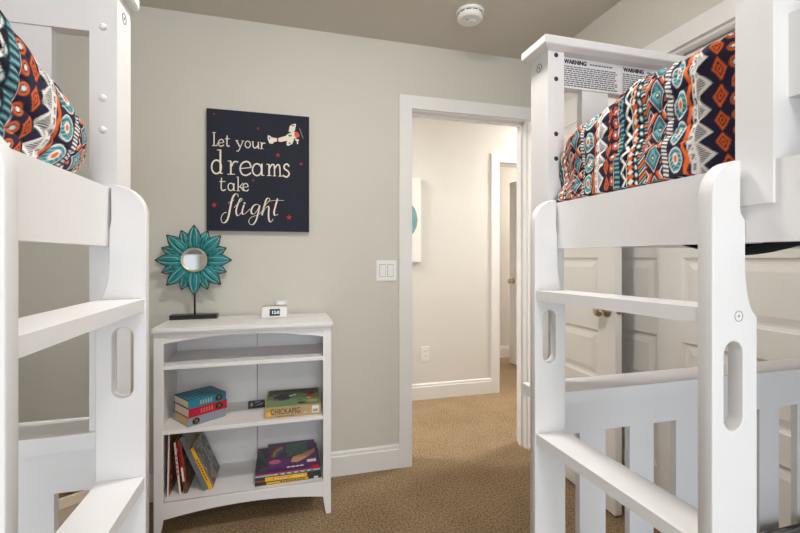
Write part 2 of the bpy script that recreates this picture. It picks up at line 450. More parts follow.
word('lettering', [
    ([(66,198),(66,295)],1.5,0), ([(53,200),(80,200)],.7,0), ([(52,295),(88,295)],1.0,0), ([(88,297),(90,275)],.7,0),
    ([(100,277),(137,272)],.8,0), ([(137,272),(130,255),(117,250),(102,260),(98,277),(104,294),(119,300),(138,290)],1.2,1),
    ([(161,222),(160,285),(166,300),(180,297)],1.4,1), ([(145,246),(181,246)],.8,0),
    ([(230,258),(253,304)],1.5,0), ([(276,262),(252,318),(242,335),(229,333)],1.0,1), ([(220,258),(242,258)],.7,0), ([(265,261),(285,262)],.7,0),
    (ell(311,287,19,24),1.2,1),
    ([(350,266),(349,295),(358,312),(374,308),(386,292)],1.3,1), ([(388,268),(388,318)],1.4,0), ([(340,266),(351,266)],.7,0), ([(386,317),(397,316)],.7,0),
    ([(412,272),(411,318)],1.5,0), ([(413,292),(424,277),(438,280)],1.2,1), ([(402,272),(413,272)],.7,0), ([(400,318),(424,318)],.7,0)], cA)
word('lettering', [
    (ell(94,273,17,24),1.9,1), ([(108,211),(108,296)],2.1,0), ([(96,213),(108,213)],1.0,0), ([(107,296),(117,296)],1.0,0),
    ([(145,252),(145,299)],2.0,0), ([(147,272),(157,255),(171,256)],1.7,1), ([(134,252),(146,252)],1.0,0), ([(133,299),(159,299)],1.0,0),
    ([(180,279),(217,275)],1.1,0), ([(217,275),(211,259),(198,254),(183,263),(178,281),(185,298),(200,303),(217,294)],1.8,1),
    (ell(238,283,16,21),1.7,1), ([(255,262),(255,302)],1.9,0), ([(254,303),(264,303)],.9,0),
    ([(281,264),(281,304)],1.9,0), ([(271,264),(282,264)],.9,0), ([(282,279),(291,265),(299,270),(300,304)],1.6,1), ([(301,279),(310,266),(318,271),(320,306)],1.6,1),
    ([(273,304),(289,304)],.9,0), ([(294,305),(306,305)],.9,0), ([(314,306),(328,306)],.9,0),
    ([(352,272),(345,263),(335,268),(336,280),(347,288),(352,299),(343,309),(329,303)],1.8,1)], cC)
word('lettering', [
    ([(112,312),(111,348),(117,357),(127,353)],1.4,1), ([(104,325),(126,325)],.9,0),
    (ell(145,344,10,13),1.2,1), ([(156,331),(156,357)],1.3,0), ([(155,357),(161,357)],.7,0),
    ([(171,308),(171,358)],1.4,0), ([(165,309),(171,309)],.7,0), ([(189,330),(173,346)],1.0,0), ([(177,342),(191,358)],1.3,0), ([(165,358),(177,358)],.7,0),
    ([(190,346),(207,343)],.8,0), ([(207,343),(203,334),(196,332),(189,339),(189,349),(194,357),(203,358),(208,352)],1.2,1)], cC)
word('lettering', [
    ([(242,232),(238,215),(222,211),(205,230),(192,270),(180,330),(168,385),(150,415),(130,420),(118,402),(121,372),(138,350),(157,344)],1.9,1),
    ([(168,278),(190,266),(212,254)],1.2,1),
    ([(212,310),(240,280),(268,256),(268,244),(254,250),(236,295),(226,340),(236,368),(254,358),(272,332)],1.7,1),
    ([(284,290),(271,335),(275,358),(296,350),(328,318)],1.6,1), ([(285,272),(290,284)],1.9,0),
    ([(398,296),(376,286),(350,300),(336,332),(344,356),(364,350),(384,322),(398,294)],1.7,1),
    ([(398,294),(386,350),(372,400),(350,432),(327,430),(318,408),(332,384),(362,370),(392,358),(412,340)],1.6,1),
    ([(412,340),(440,290),(470,256),(464,242),(448,248),(430,300),(414,366)],1.7,1), ([(417,362),(434,322),(455,300),(464,312),(462,360),(466,402),(480,414),(496,392)],1.7,1),
    ([(528,244),(512,300),(502,342),(508,366),(532,358)],1.7,1), ([(468,264),(500,258),(574,258)],1.1,1)], cB, cal=True)
def poly(name, pts, conv, m, lab=None):
    lay[0] += 1; lift = .0006 + .00001*lay[0]
    bm = bmesh.new(); bm.faces.new([bm.verts.new(onsign(*conv(p), lift)) for p in pts]); return ob(name, bm, m, sign, label=lab)
# little biplane
poly('painted_tail', [(-30,310),(0,318),(25,340),(70,350),(110,355),(110,400),(60,415),(40,440),(-5,435),(-25,400),(-38,350)], cE, M_cream)
poly('painted_tail', ell(-8, 355, 14, 16), cE, M_greyp)
poly('painted_wing', [(300,170),(345,140),(398,135),(380,235),(350,275),(285,255)], cE, M_cream, 'cream upper wing of painted biplane')
poly('painted_wing', [(262,375),(360,335),(365,380),(340,440),(275,472),(250,455)], cE, M_cream, 'cream lower wing of painted biplane')
poly('painted_fuselage', [(100,360),(160,342),(240,320),(270,290),(340,265),(400,258),(430,310),(400,350),(330,372),(250,395),(160,412),(105,402)], cE, M_cream)
poly('painted_band', [(102,358),(125,350),(135,406),(108,404)], cE, M_red)
poly('painted_nose', [(368,275),(405,255),(440,280),(452,325),(420,345),(380,335)], cE, M_orange, 'orange nose of painted biplane')
poly('painted_mark', ell(305, 315, 28, 16), cE, M_greyp); poly('painted_mark', ell(350, 165, 24, 11), cE, M_greyp); poly('painted_mark', ell(300, 430, 22, 11), cE, M_greyp)
poly('painted_propeller', [(440,195),(458,205),(480,265),(510,355),(498,362),(472,290),(450,225)], cE, M_greyp)
poly('painted_wheel', [(380,360),(440,375),(440,392),(425,405),(432,440),(412,445),(405,400),(385,385)], cE, M_cream)
def star(u, v, r):
    poly('painted_star', [(u + (r if k % 2 == 0 else r*.42)*math.sin(R(36*k)), v - (r if k % 2 == 0 else r*.42)*math.cos(R(36*k))) for k in range(10)], lambda p: p, M_red)
for u, v, r in ((278,155.2,2.6),(301,164,1.9),(214.2,205,3.0),(289,217.4,3.1),(253.2,180.2,1.6),(258.2,128.5,1.6),(214,114,1.2)): star(u, v, r)

# ------------------------------------------------------------------ bookcase
BX0, BX1, BF, BB, BT = -.541, .2035, 1.985, 2.300, .903
bk = thing('bookcase', 'low white bookcase with arched aprons under the navy canvas', 'bookcase', ((BX0+BX1)/2, (BF+BB)/2, 0))
bx0, bx1, bf, bb = BX0-bk.location.x, BX1-bk.location.x, BF-bk.location.y, BB-bk.location.y
bm = bmesh.new()
vs = box(bm, bx0-.003, bx1+.008, bf-.020, bb+.002, BT-.016, BT)
ob('top', bm, M_case, bk, bevel=.004)
boxo('top_moulding', M_case, bx0-.002, bx1+.002, bf-.010, bb, BT-.026, BT-.0165, bk, bevel=.003)
PW = .034
for s, x in ((1, bx0), (-1, bx1)):
    # front post with a foot that tapers on its inner edge
    me = curve_mesh([[(0, 0), (.022, 0), (.034, .075), (.034, BT-.0265), (0, BT-.0265)]], .009, .001)
    weld(me); me.transform(Matrix.Translation((x, bf+.010, 0)) @ Matrix.Diagonal((s, 1, 1, 1)) @ Matrix.Rotation(R(90), 4, 'X'))
    obm('post', me, M_case, bk)
    bm = bmesh.new(); box(bm, x+s*.004, x+s*.018, bf+.0205, bb, .07, BT-.0265); box(bm, x+s*.004, x+s*.018, bb-.03, bb, 0, .07)
    ob('side_panel', bm, M_case, bk, bevel=.001)
xi0, xi1 = bx0+.018, bx1-.018
for z in (.738, .459, .151): boxo('shelf', M_case, xi0, xi1, bf+.0215 if z < .2 else bf+.008, bb-.006, z-.017, z, bk, bevel=.0015)
wi = bx1-bx0-2*PW
def apron(zt, ze, zm, side):
    pts = [(0, zt), (0, ze)] + [(wi*(.04+.92*i/20), ze+(zm-ze)*math.sin(math.pi*(.03+.94*i/20))**.8) for i in range(21)] + [(wi, ze), (wi, zt)]
    me = weld(curve_mesh([pts], .009)); me.transform(Matrix.Translation((bx0+PW, bf+.012, 0)) @ Matrix.Rotation(R(90), 4, 'X'))
    return obm('apron', me, M_case, bk)
apron(BT-.0265, .832, .862, 0); apron(.150, .080, .108, 1)
bm = bmesh.new(); box(bm, xi0, xi0+.378, bb-.006, bb, .08, BT-.027); box(bm, xi0+.381, xi1, bb-.006, bb, .08, BT-.027)
ob('back_panel', bm, M_case, bk, bevel=.001)

# ------------------------------------------------------------------ sunburst mirror
sx, sy = -.433, 2.245
sm = thing('sunburst_mirror', 'teal flower-shaped mirror on a black stand atop the bookcase', 'mirror', (sx, sy, BT))
M_teal = mat('teal_enamel', (60, 174, 178), .35, metal=.3, var=.4, vscale=26, bump=.2, bscale=80)
M_pale = mat('pale_aqua_glint', (176, 214, 210), .4)
M_bronze = mat('bronze_edge', (74, 62, 44), .4, metal=.7, var=.5, vscale=60)
M_champ = mat('champagne_frame', (196, 180, 156), .35, metal=.6)
M_mirror = mat('mirror_silver', (205, 212, 222), .03, metal=1)
boxo('base', M_black, -.105, .105, -.03, .03, 0, .022, sm, bevel=.002)
zc = 1.19 - BT
bm = bmesh.new(); tube(bm, [(0, .006, .02), (0, .006, zc-.05)], .0045, 10); ob('rod', bm, M_black, sm, smooth=True)
def petal(ang, r0, r1, wmax, yoff, tilt):
    NT, NW = 18, 16
    pts = []
    A = R(ang); ca, sa = math.cos(A), math.sin(A)
    def place(r, wv, yy): return Vector((r*sa + wv*ca, yy, zc + r*ca - wv*sa))
    bm = bmesh.new(); rows = []; eL, eR = [], []
    for i in range(NT+1):
        t_ = i/NT; r = r0 + (r1-r0)*t_
        half = wmax*(max(0, math.sin(math.pi*(t_**.85)*.93+.18))**.8)*(1-.12*t_) if t_ < 1 else .0004
        half = max(half*(1 if t_ < .97 else .45), .0006)
        if t_ > .8: half *= 1-.35*((t_-.8)/.2)
        row = []
        for j in range(NW+1):
            q = j/NW*2-1
            ridge = .0035*math.cos(q*math.pi*2.5)*(1-t_*.5) - .006*(1-q*q)*0
            dish = -.010*(1-abs(q)**2)*math.sin(math.pi*min(t_+.05, 1))
            yy = yoff + dish - ridge - tilt*t_
            row.append(bm.verts.new(place(r, q*half, yy)))
        rows.append(row); eL.append(row[0].co.copy()); eR.append(row[-1].co.copy())
    for a, b in zip(rows, rows[1:]):
        for j in range(NW): bm.faces.new((a[j], a[j+1], b[j+1], b[j]))
    bmesh.ops.solidify(bm, geom=bm.faces[:], thickness=.0015)
    pt = ob('petal', bm, M_teal, sm, smooth=True)
    bm = bmesh.new(); tube(bm, eL[2:] + [place(r1+.002, 0, yoff-tilt)] + eR[2:][::-1], .0028, 6)
    ob('petal_rim', bm, M_bronze, pt, smooth=True, label='dark bronze petal edge')
    bm = bmesh.new()
    for sd in (-.42, .42):
        tube(bm, [place(r0+(r1-r0)*t_, sd*wmax*math.sin(math.pi*min(1, t_*.95+.08))**.7, yoff-.0115*math.sin(math.pi*min(t_+.05, 1))-tilt*t_-.001) for t_ in (.2, .35, .5, .65, .8, .9)], .0012, 5)
    ob('petal_glint', bm, M_pale, pt, smooth=True, label='painted pale highlight along the petal')  # light catching the petal, put in as pale coloured tubes
for k in range(8): petal(45*k+22.5, .045, .156, .031, .004, .004)
for k in range(8): petal(45*k, .045, .170, .033, -.004, .006)
Mx = Matrix.Translation((0, -.004, zc)) @ Matrix.Rotation(R(90), 4, 'X')
bm = bmesh.new(); lathe(bm, [(.042, .0), (.057, .002), (.060, .008), (.0585, .014), (.055, .016), (.0515, .012), (.044, .010)], 40, Mx, cap=False); ob('mirror_frame', bm, M_champ, sm, smooth=True)
bm = bmesh.new(); lathe(bm, [(.053, .0095), (.0525, .011)], 40, Mx); ob('mirror_glass', bm, M_mirror, sm)

# ------------------------------------------------------------------ clock
ck = thing('alarm_clock', 'small white digital clock with dark display atop the bookcase', 'clock', (-.055, 2.205, BT))
me = weld(curve_mesh([[(-.060, 0), (.060, 0), (.056, .047), (-.056, .047)]], .024, .003)); me.transform(Matrix.Translation((0, 0, .003)) @ Matrix.Rotation(R(90), 4, 'X'))
obm('body', me, M_plastic, ck)
boxo('display', mat('black_glass', (16, 18, 22), .15), -.024, .026, -.0285, -.026, .009, .043, ck, bevel=.0005)
M_lcd = emit('lcd_digits', (.75, .85, .95), .45)
dsp = text_on('digits', '12:0', .022, Matrix.Translation((.004, -.0288, .018)) @ Matrix.Rotation(R(90), 4, 'X'), M_lcd, ck)
bm = bmesh.new(); lathe(bm, [(.010, .045), (.010, .056), (.028, .060), (.030, .064), (.030, .077), (.027, .080)], 28, Matrix.Translation((.030, .012, 0))); ob('charging_pad', bm, M_plastic, ck, smooth=False)

# ------------------------------------------------------------------ books
M_paper = mat('page_paper', (226, 214, 190), .9, var=.15, vscale=200)
M_paperg = mat('gilt_page_edges', (206, 176, 118), .7, var=.15, vscale=200)
def cover_mat(name, cols, scale=18, rough=.35):
    """printed cover: patches of several inks"""
    m = bpy.data.materials.new(name); m.use_nodes = True; nt = m.node_tree; p = nt.nodes['Principled BSDF']
    p.inputs['Roughness'].default_value = rough
    tc = nt.nodes.new('ShaderNodeTexCoord'); n = nt.nodes.new('ShaderNodeTexNoise'); n.inputs['Scale'].default_value = scale; n.inputs['Detail'].default_value = 3
    nt.links.new(tc.outputs['Object'], n.inputs['Vector'])
    r = nt.nodes.new('ShaderNodeValToRGB'); r.color_ramp.interpolation = 'CONSTANT'
    k = len(cols)
    while len(r.color_ramp.elements) < k: r.color_ramp.elements.new(.5)
    for i, c in enumerate(cols):
        e = r.color_ramp.elements[i]; e.position = 0 if i == 0 else .36 + .28*(i-1)/max(1, k-2); e.color = (*lin(c), 1)
    nt.links.new(n.outputs['Fac'], r.inputs['Fac']); nt.links.new(r.outputs['Color'], p.inputs['Base Color'])
    return m
def book(label, W, D, T, cov, spine=None, pages=None, hard=.003, group=None, loc=(0,0,0), M=None):
    """local: spine along x (length W) facing -y, depth D to +y, thickness T in z"""
    b = thing('book', label, 'book', loc, 0, group)
    if M: b.matrix_world = M
    bm = bmesh.new(); box(bm, -W/2, W/2, 0, D, 0, .0022); box(bm, -W/2, W/2, 0, D, T-.0022, T)
    ob('cover', bm, cov, b, bevel=.0006)
    boxo('spine', spine or cov, -W/2, W/2, -.0012, .0020, .0003, T-.0003, b, bevel=.0009)
    boxo('pages', pages or M_paper, -W/2+hard, W/2-hard, .002, D-hard, .0021, T-.0021, b, bevel=0)
    return b
def patch(name, b, m, x0, x1, z0, z1, y=-.0018): return boxo(name, m, x0, x1, y, 0, z0, z1, b, bevel=0)

M_ink = mat('gold_ink', (196, 170, 110), .5); M_dk = mat('black_ink', (26, 24, 22), .5); M_wht = mat('white_ink', (236, 234, 228), .5)
M_yel = mat('yellow_ink', (240, 186, 30), .45)
# three thick classics on the middle shelf
c0 = Vector((-.412, 2.008)); dx = Vector((.142, .102)).normalized(); rz = math.atan2(dx.y, dx.x)
def striped(name, base, line):
    m = mat(name, base, .45); nt = m.node_tree; p = nt.nodes['Principled BSDF']
    tc = nt.nodes.new('ShaderNodeTexCoord'); wv = nt.nodes.new('ShaderNodeTexWave'); wv.inputs['Scale'].default_value = 17; wv.inputs['Distortion'].default_value = 0
    nt.links.new(tc.outputs['Object'], wv.inputs['Vector'])
    r = nt.nodes.new('ShaderNodeValToRGB'); r.color_ramp.elements[0].position = .72; r.color_ramp.elements[1].position = .8
    r.color_ramp.elements[0].color = (*lin(base), 1); r.color_ramp.elements[1].color = (*lin(line), 1)
    nt.links.new(wv.outputs['Fac'], r.inputs['Fac']); nt.links.new(r.outputs['Color'], p.inputs['Base Color'])
    return m
M_tb, M_rb, M_gb = mat('teal_cloth', (34, 128, 152), .5), mat('red_cloth', (186, 22, 52), .5), mat('grey_cloth', (142, 146, 158), .5)
z = .459
for lab, T, cv, sp, pg, w_, off, seal in (
    ('thick grey-blue spined book at the bottom of three on the middle shelf', .0385, M_gb, M_gb, M_paperg, .172, 0, -.052),
    ('thick crimson book in the middle of three on the middle shelf', .040, M_rb, M_rb, M_paper, .176, .002, .05),
    ('thick teal book topmost of three on the middle shelf', .036, striped('teal_striped_cloth', (34, 128, 152), (18, 60, 84)), M_tb, M_paper, .172, .001, .052)):
    c = c0 + dx*(w_/2 + off - .001)
    b = book(lab, w_, .146, T, cv, sp, pg, group='thick classics on the middle shelf', loc=(c.x, c.y, z)); b.rotation_euler = (0, 0, rz)
    bm = bmesh.new(); lathe(bm, [(.0145, 0), (.014, .0012)], 24, Matrix.Translation((seal, -.0010, T/2)) @ Matrix.Rotation(R(90), 4, 'X') @ Matrix.Diagonal((1.15, 1, 1, 1))); s_ = ob('seal', bm, M_dk, b, label='black oval seal with gold scrolls')
    for k in (-1, 0, 1):
        bm = bmesh.new(); tube(bm, [(seal+.005*k-.002, -.0025, T/2-.008), (seal+.005*k+.002, -.0025, T/2), (seal+.005*k-.002, -.0025, T/2+.008)], .0008, 5); ob('scroll', bm, M_ink, s_)
    if seal > 0:
        for k in range(5): patch('title_mark', b, mat('gold_title', (168, 176, 160) if cv is not M_rb else (200, 110, 92), .5), -.035+.012*k, -.029+.012*k, T*.25, T*.75, -.0016)
    z += T
# game box
gx0, gx1, gy0, gy1 = -.094, .160, 2.015, 2.272
gb = thing('game_box', 'square tan and green board game box on the middle shelf', 'board game', ((gx0+gx1)/2, gy0, .459), R(-1.5))
GW, GD, GT = .254, .252, .051
M_kraft = mat('kraft_card', (186, 158, 112), .7, var=.06, vscale=80)
M_green = mat('pasture_green', (118, 150, 102), .6, var=.08, vscale=40)
boxo('box_lid', M_kraft, -GW/2, GW/2, 0, GD, .001, GT, gb, bevel=.0015)
def topq(name, pts, m, lift): 
    bm = bmesh.new(); bm.faces.new([bm.verts.new((x*GW/2, y*GD, GT+lift)) for x, y in pts]); return ob(name, bm, m, gb)
topq('pasture', [(-.97,.02),(.97,.02),(.97,.75),(-.97,.75)], M_green, .0003)
topq('hill', [(-.97,.6),(-.7,.72),(-.3,.62),(.1,.74),(.5,.66),(.97,.72),(.97,.99),(-.97,.99)], mat('dark_olive', (84, 88, 62), .6), .0004)
topq('dark_pig', [(-.72,.45)] + [(-.42+.34*math.cos(R(a)), .50+.17*math.sin(R(a))) for a in range(170, -180, -20)], mat('charcoal_ink', (66, 66, 72), .6), .0006)
topq('pink_snout', [(-.66+.10*math.cos(R(a)), .38+.055*math.sin(R(a))) for a in range(0, 360, 30)], mat('pink_ink', (196, 84, 92), .6), .0008)
for cx_, cy_, rx_, ry_, m_ in ((-.08,.58,.10,.05,M_wht),(.03,.63,.07,.05,M_wht),(-.02,.56,.05,.02,M_dk),(.62,.5,.13,.12,M_orange),(.66,.68,.2,.07,M_red),(.58,.42,.09,.05,M_yel),(.7,.22,.22,.08,mat('tan_ink',(206,160,104),.6)),(.3,.14,.16,.05,M_dk),(.24,.3,.1,.06,mat('olive_ink',(120,120,60),.6))):
    topq('farm_figure', [(cx_+rx_*math.cos(R(a)), cy_+ry_*math.sin(R(a))) for a in range(0, 360, 30)], m_, .0007+.00005*random.random())
text_on('title', 'CHICKAPIG', .036, Matrix.Translation((.0, GD*.84, GT+.0008)), M_dk, gb, xs=1.1)
text_on('title', 'CHICKAPIG', .036, Matrix.Translation((-.035, -.0004, .017)) @ Matrix.Rotation(R(90), 4, 'X'), M_dk, gb, xs=.72)
bm = bmesh.new(); lathe(bm, [(.011, 0), (.011, .0006)], 20, Matrix.Translation((-.108, 0, .02)) @ Matrix.Rotation(R(90), 4, 'X')); ob('yellow_badge', bm, M_yel, gb)
boxo('barcode_label', M_wht, .085, .118, -.0006, .001, .012, .045, gb, bevel=0)
for k in range(9): boxo('barcode_bar', M_dk, .089+.0028*k, .0902+.0028*k+.0006*(k % 2), -.0009, 0, .016, .030, gb, bevel=0)
boxo('blue_mark', mat('pale_blue_ink', (170, 196, 200), .6), .045, .062, -.0006, .001, .014, .019, gb, bevel=0)
for k in range(9): boxo('subtitle_mark', M_dk, -.075+.009*k, -.069+.009*k, -.0006, .001, .006, .0085, gb, bevel=0)
# black leaflet lying behind the box
lf = thing('leaflet', 'small black and white leaflet lying left of the board game box', 'leaflet', (-.135, 2.178, .459), R(4))
boxo('card', mat('black_card', (30, 30, 34), .5), -.045, .035, 0, .095, 0, .008, lf, bevel=.0005)
bm = bmesh.new()
bm.faces.new([bm.verts.new(p) for p in ((-.035,.01,.0083),(-.024,.01,.0083),(-.02,.045,.0083),(-.03,.07,.0083))])
bm.faces.new([bm.verts.new(p) for p in ((-.012,.012,.0083),(.02,.02,.0083),(.03,.06,.0083),(.022,.05,.0083),(.0,.03,.0083))])
bm.faces.new([bm.verts.new(p) for p in ((-.015,.05,.0083),(.01,.06,.0083),(.02,.085,.0083),(-.01,.075,.0083))])
ob('printed_shape', bm, mat('grey_ink', (176, 178, 182), .5), lf)

# leaning books, bottom shelf: spine faces the room, tilt in the xz plane
def leaning(label, xb, tilt, Ht, D, T, cov, spine, y=2.05, pages=None, z0=.151):
    """xb = x of the lower left spine corner, tilt>0 leans the top to the left"""
    a = R(tilt)
    # local x -> up along the book, local z (thickness) -> right, local y -> depth
    up = Vector((-math.sin(a), 0, math.cos(a))); th = Vector((math.cos(a), 0, math.sin(a)))
    M = Matrix(((up.x, 0, th.x, 0), (up.y, 1, th.y, 0), (up.z, 0, th.z, 0), (0, 0, 0, 1)))
    o = Vector((xb, y, z0)) + up*Ht/2
    M = Matrix.Translation(o) @ M
    return book(label, Ht, D, T, cov, spine, pages, group='books leaning on the bottom shelf', M=M)
M_wcov = mat('white_spine', (226, 222, 216), .45)
b = leaning('tall white-spined picture book against the left side of the bottom shelf', -.503, -1.0, .272, .20, .007, cover_mat('autumn_cover', [(120,86,40), (150,120,60), (170,70,40), (90,84,50), (200,180,130)], 14), M_wcov, 2.035)
b = leaning('thin cream-spined picture book leaning beside the red one', -.458, 5.5, .232, .19, .009, cover_mat('cream_cover', [(226,216,200), (190,60,60), (230,222,208)], 20), mat('cream_spine', (226, 214, 196), .45), 2.05)
for k in range(5): patch('title_mark', b, M_red, -.03+.02*k, -.018+.02*k, .002, .007)
b = leaning('thin red-spined picture book leaning beside the grey one', -.438, 7.0, .236, .19, .015, cover_mat('storybook_cover', [(96,84,44), (150,126,54), (120,52,44), (70,74,48), (190,160,90)], 18), mat('red_spine', (176, 34, 50), .4), 2.05)
patch('spine_label', b, mat('green_ink', (24, 84, 60), .45), -.115, -.065, .001, .011); patch('spine_label', b, M_wht, -.063, .0, .001, .009)
for k in range(4): patch('title_mark', b, M_dk, .01+.024*k, .022+.024*k, .003, .008)
b = leaning('grey-spined hardback leaning between the red and yellow books', -.357, 22, .268, .19, .020, cover_mat('grey_cover', [(90,94,96), (112,116,116), (140,120,60), (80,84,86)], 16), mat('grey_spine', (104, 112, 118), .45), 2.05)
for k in range(7): patch('title_mark', b, M_greyp, -.07+.018*k, -.058+.018*k, .007, .013)
b = leaning('yellow-spined hardback leaning at the right of its row', -.3345, 23, .208, .20, .017, cover_mat('comic_cover', [(72,78,74), (112,118,108), (150,150,138), (100,60,52), (66,86,98), (130,126,100)], 16), mat('yellow_spine', (242, 176, 24), .4), 2.054)
for k in range(8): patch('title_mark', b, M_dk, -.06+.014*k, -.051+.014*k, .006, .010)

# flat stack, bottom shelf right
z = .151
def flat(label, W, D, T, xc, y, cov, spine, rot=0, pages=None):
    global z
    b = book(label, W, D, T, cov, spine, pages, group='books stacked flat on the bottom shelf', loc=(xc, y, z)); b.rotation_euler = (0, 0, R(rot)); z += T
    return b
M_dkcov = cover_mat('charcoal_cover', [(52,54,56), (72,74,76), (40,42,44), (96,96,96)], 14)
b = flat('black-spined book with yellow label at the bottom of the flat stack', .300, .24, .014, .013, 2.028, M_dkcov, mat('black_spine', (46, 44, 46), .4), 1)
patch('spine_label', b, M_yel, -.10, .09, .003, .011); patch('spine_label', b, M_wht, .115, .135, .002, .010)
for k in range(9): patch('title_mark', b, M_dk, -.04+.013*k, -.031+.013*k, .005, .009, -.0022)
b = flat('thick yellow-spined book second from the bottom of the flat stack', .298, .24, .023, .012, 2.026, M_dkcov, mat('dark_spine', (58, 56, 58), .4), -.5)
patch('spine_label', b, M_yel, -.105, .085, .002, .021); patch('spine_label', b, mat('orange_ink', (232, 128, 40), .45), -.07, .0, .006, .014, -.0022)
patch('spine_label', b, mat('rust_ink', (150, 74, 58), .45), -.148, -.107, .002, .010); patch('title_mark', b, M_wht, .02, .07, .009, .012, -.0022)
for k in range(5): patch('title_mark', b, M_wht, -.062+.012*k, -.054+.012*k, .008, .012, -.0026)
b = flat('thin pale blue-edged book in the middle of the flat stack', .296, .235, .008, .011, 2.030, mat('pale_blue_cover', (150, 190, 200), .4), mat('pale_blue_spine', (160, 200, 210), .4), .6)
for k in range(12): patch('title_mark', b, M_dk if k % 2 else M_wht, -.06+.015*k, -.052+.015*k, .002, .006)
b = flat('thin maroon-spined book fourth up in the flat stack', .296, .235, .008, .010, 2.030, mat('maroon_cover', (150, 30, 84), .4), mat('maroon_spine', (166, 34, 92), .4), .3)
patch('spine_label', b, mat('bright_red_ink', (214, 40, 44), .45), .10, .14, .001, .007)
b = flat('charcoal-covered book showing beneath the purple book', .292, .240, .011, .008, 2.032, M_dkcov, mat('charcoal_spine', (70, 60, 72), .4), 0)
patch('spine_label', b, mat('scarlet_ink', (206, 30, 40), .45), .112, .143, .001, .010)
b = flat('purple illustrated book topmost of the flat stack', .232, .255, .013, .034, 2.028, mat('purple_cover', (84, 40, 100), .3), mat('purple_spine', (92, 40, 110), .3), 1.5)
def onbook(name, pts, m, lift, W=.232, D=.255, T=.013):
    bm = bmesh.new(); bm.faces.new([bm.verts.new((x*W/2, y*D, T+lift)) for x, y in pts]); return ob(name, bm, m, b)
onbook('picture_panel', [(-.3,.35),(.62,.48),(.68,.92),(-.2,.88)], cover_mat('scene_print', [(30,60,56), (52,110,92), (90,140,70), (40,70,110), (150,150,80)], 40), .0003)
onbook('hand_shape', [(-.1,.12),(.15,.08),(.5,.2),(.95,.42),(.95,.58),(.7,.5),(.45,.42),(.2,.38),(.0,.32)], mat('peach_ink', (222, 160, 120), .4), .0005)
for k, c in enumerate(((200,70,60), (220,180,60), (80,150,90), (70,100,170))):
    r0, r1 = .48-.07*k, .42-.07*k
    onbook('rainbow_band', [(-.36+r0*1.1*math.cos(R(a)), .38+r0*math.sin(R(a))) for a in range(90, 185, 12)] + [(-.36+r1*1.1*math.cos(R(a)), .38+r1*math.sin(R(a))) for a in range(180, 85, -12)], mat('rainbow_ink', c, .4), .0004+.00002*k)
onbook('pink_logo', [(-.72+.24*math.cos(R(a)), .2+.09*math.sin(R(a))) for a in range(0, 360, 30)], mat('pink_logo_ink', (206, 86, 130), .4), .0005)
onbook('white_label', [(.55,.03),(.92,.03),(.92,.14),(.55,.14)], M_wht, .0005)
for k in range(4): patch('title_mark', b, M_wht, -.03+.02*k, -.014+.02*k, .004, .009)

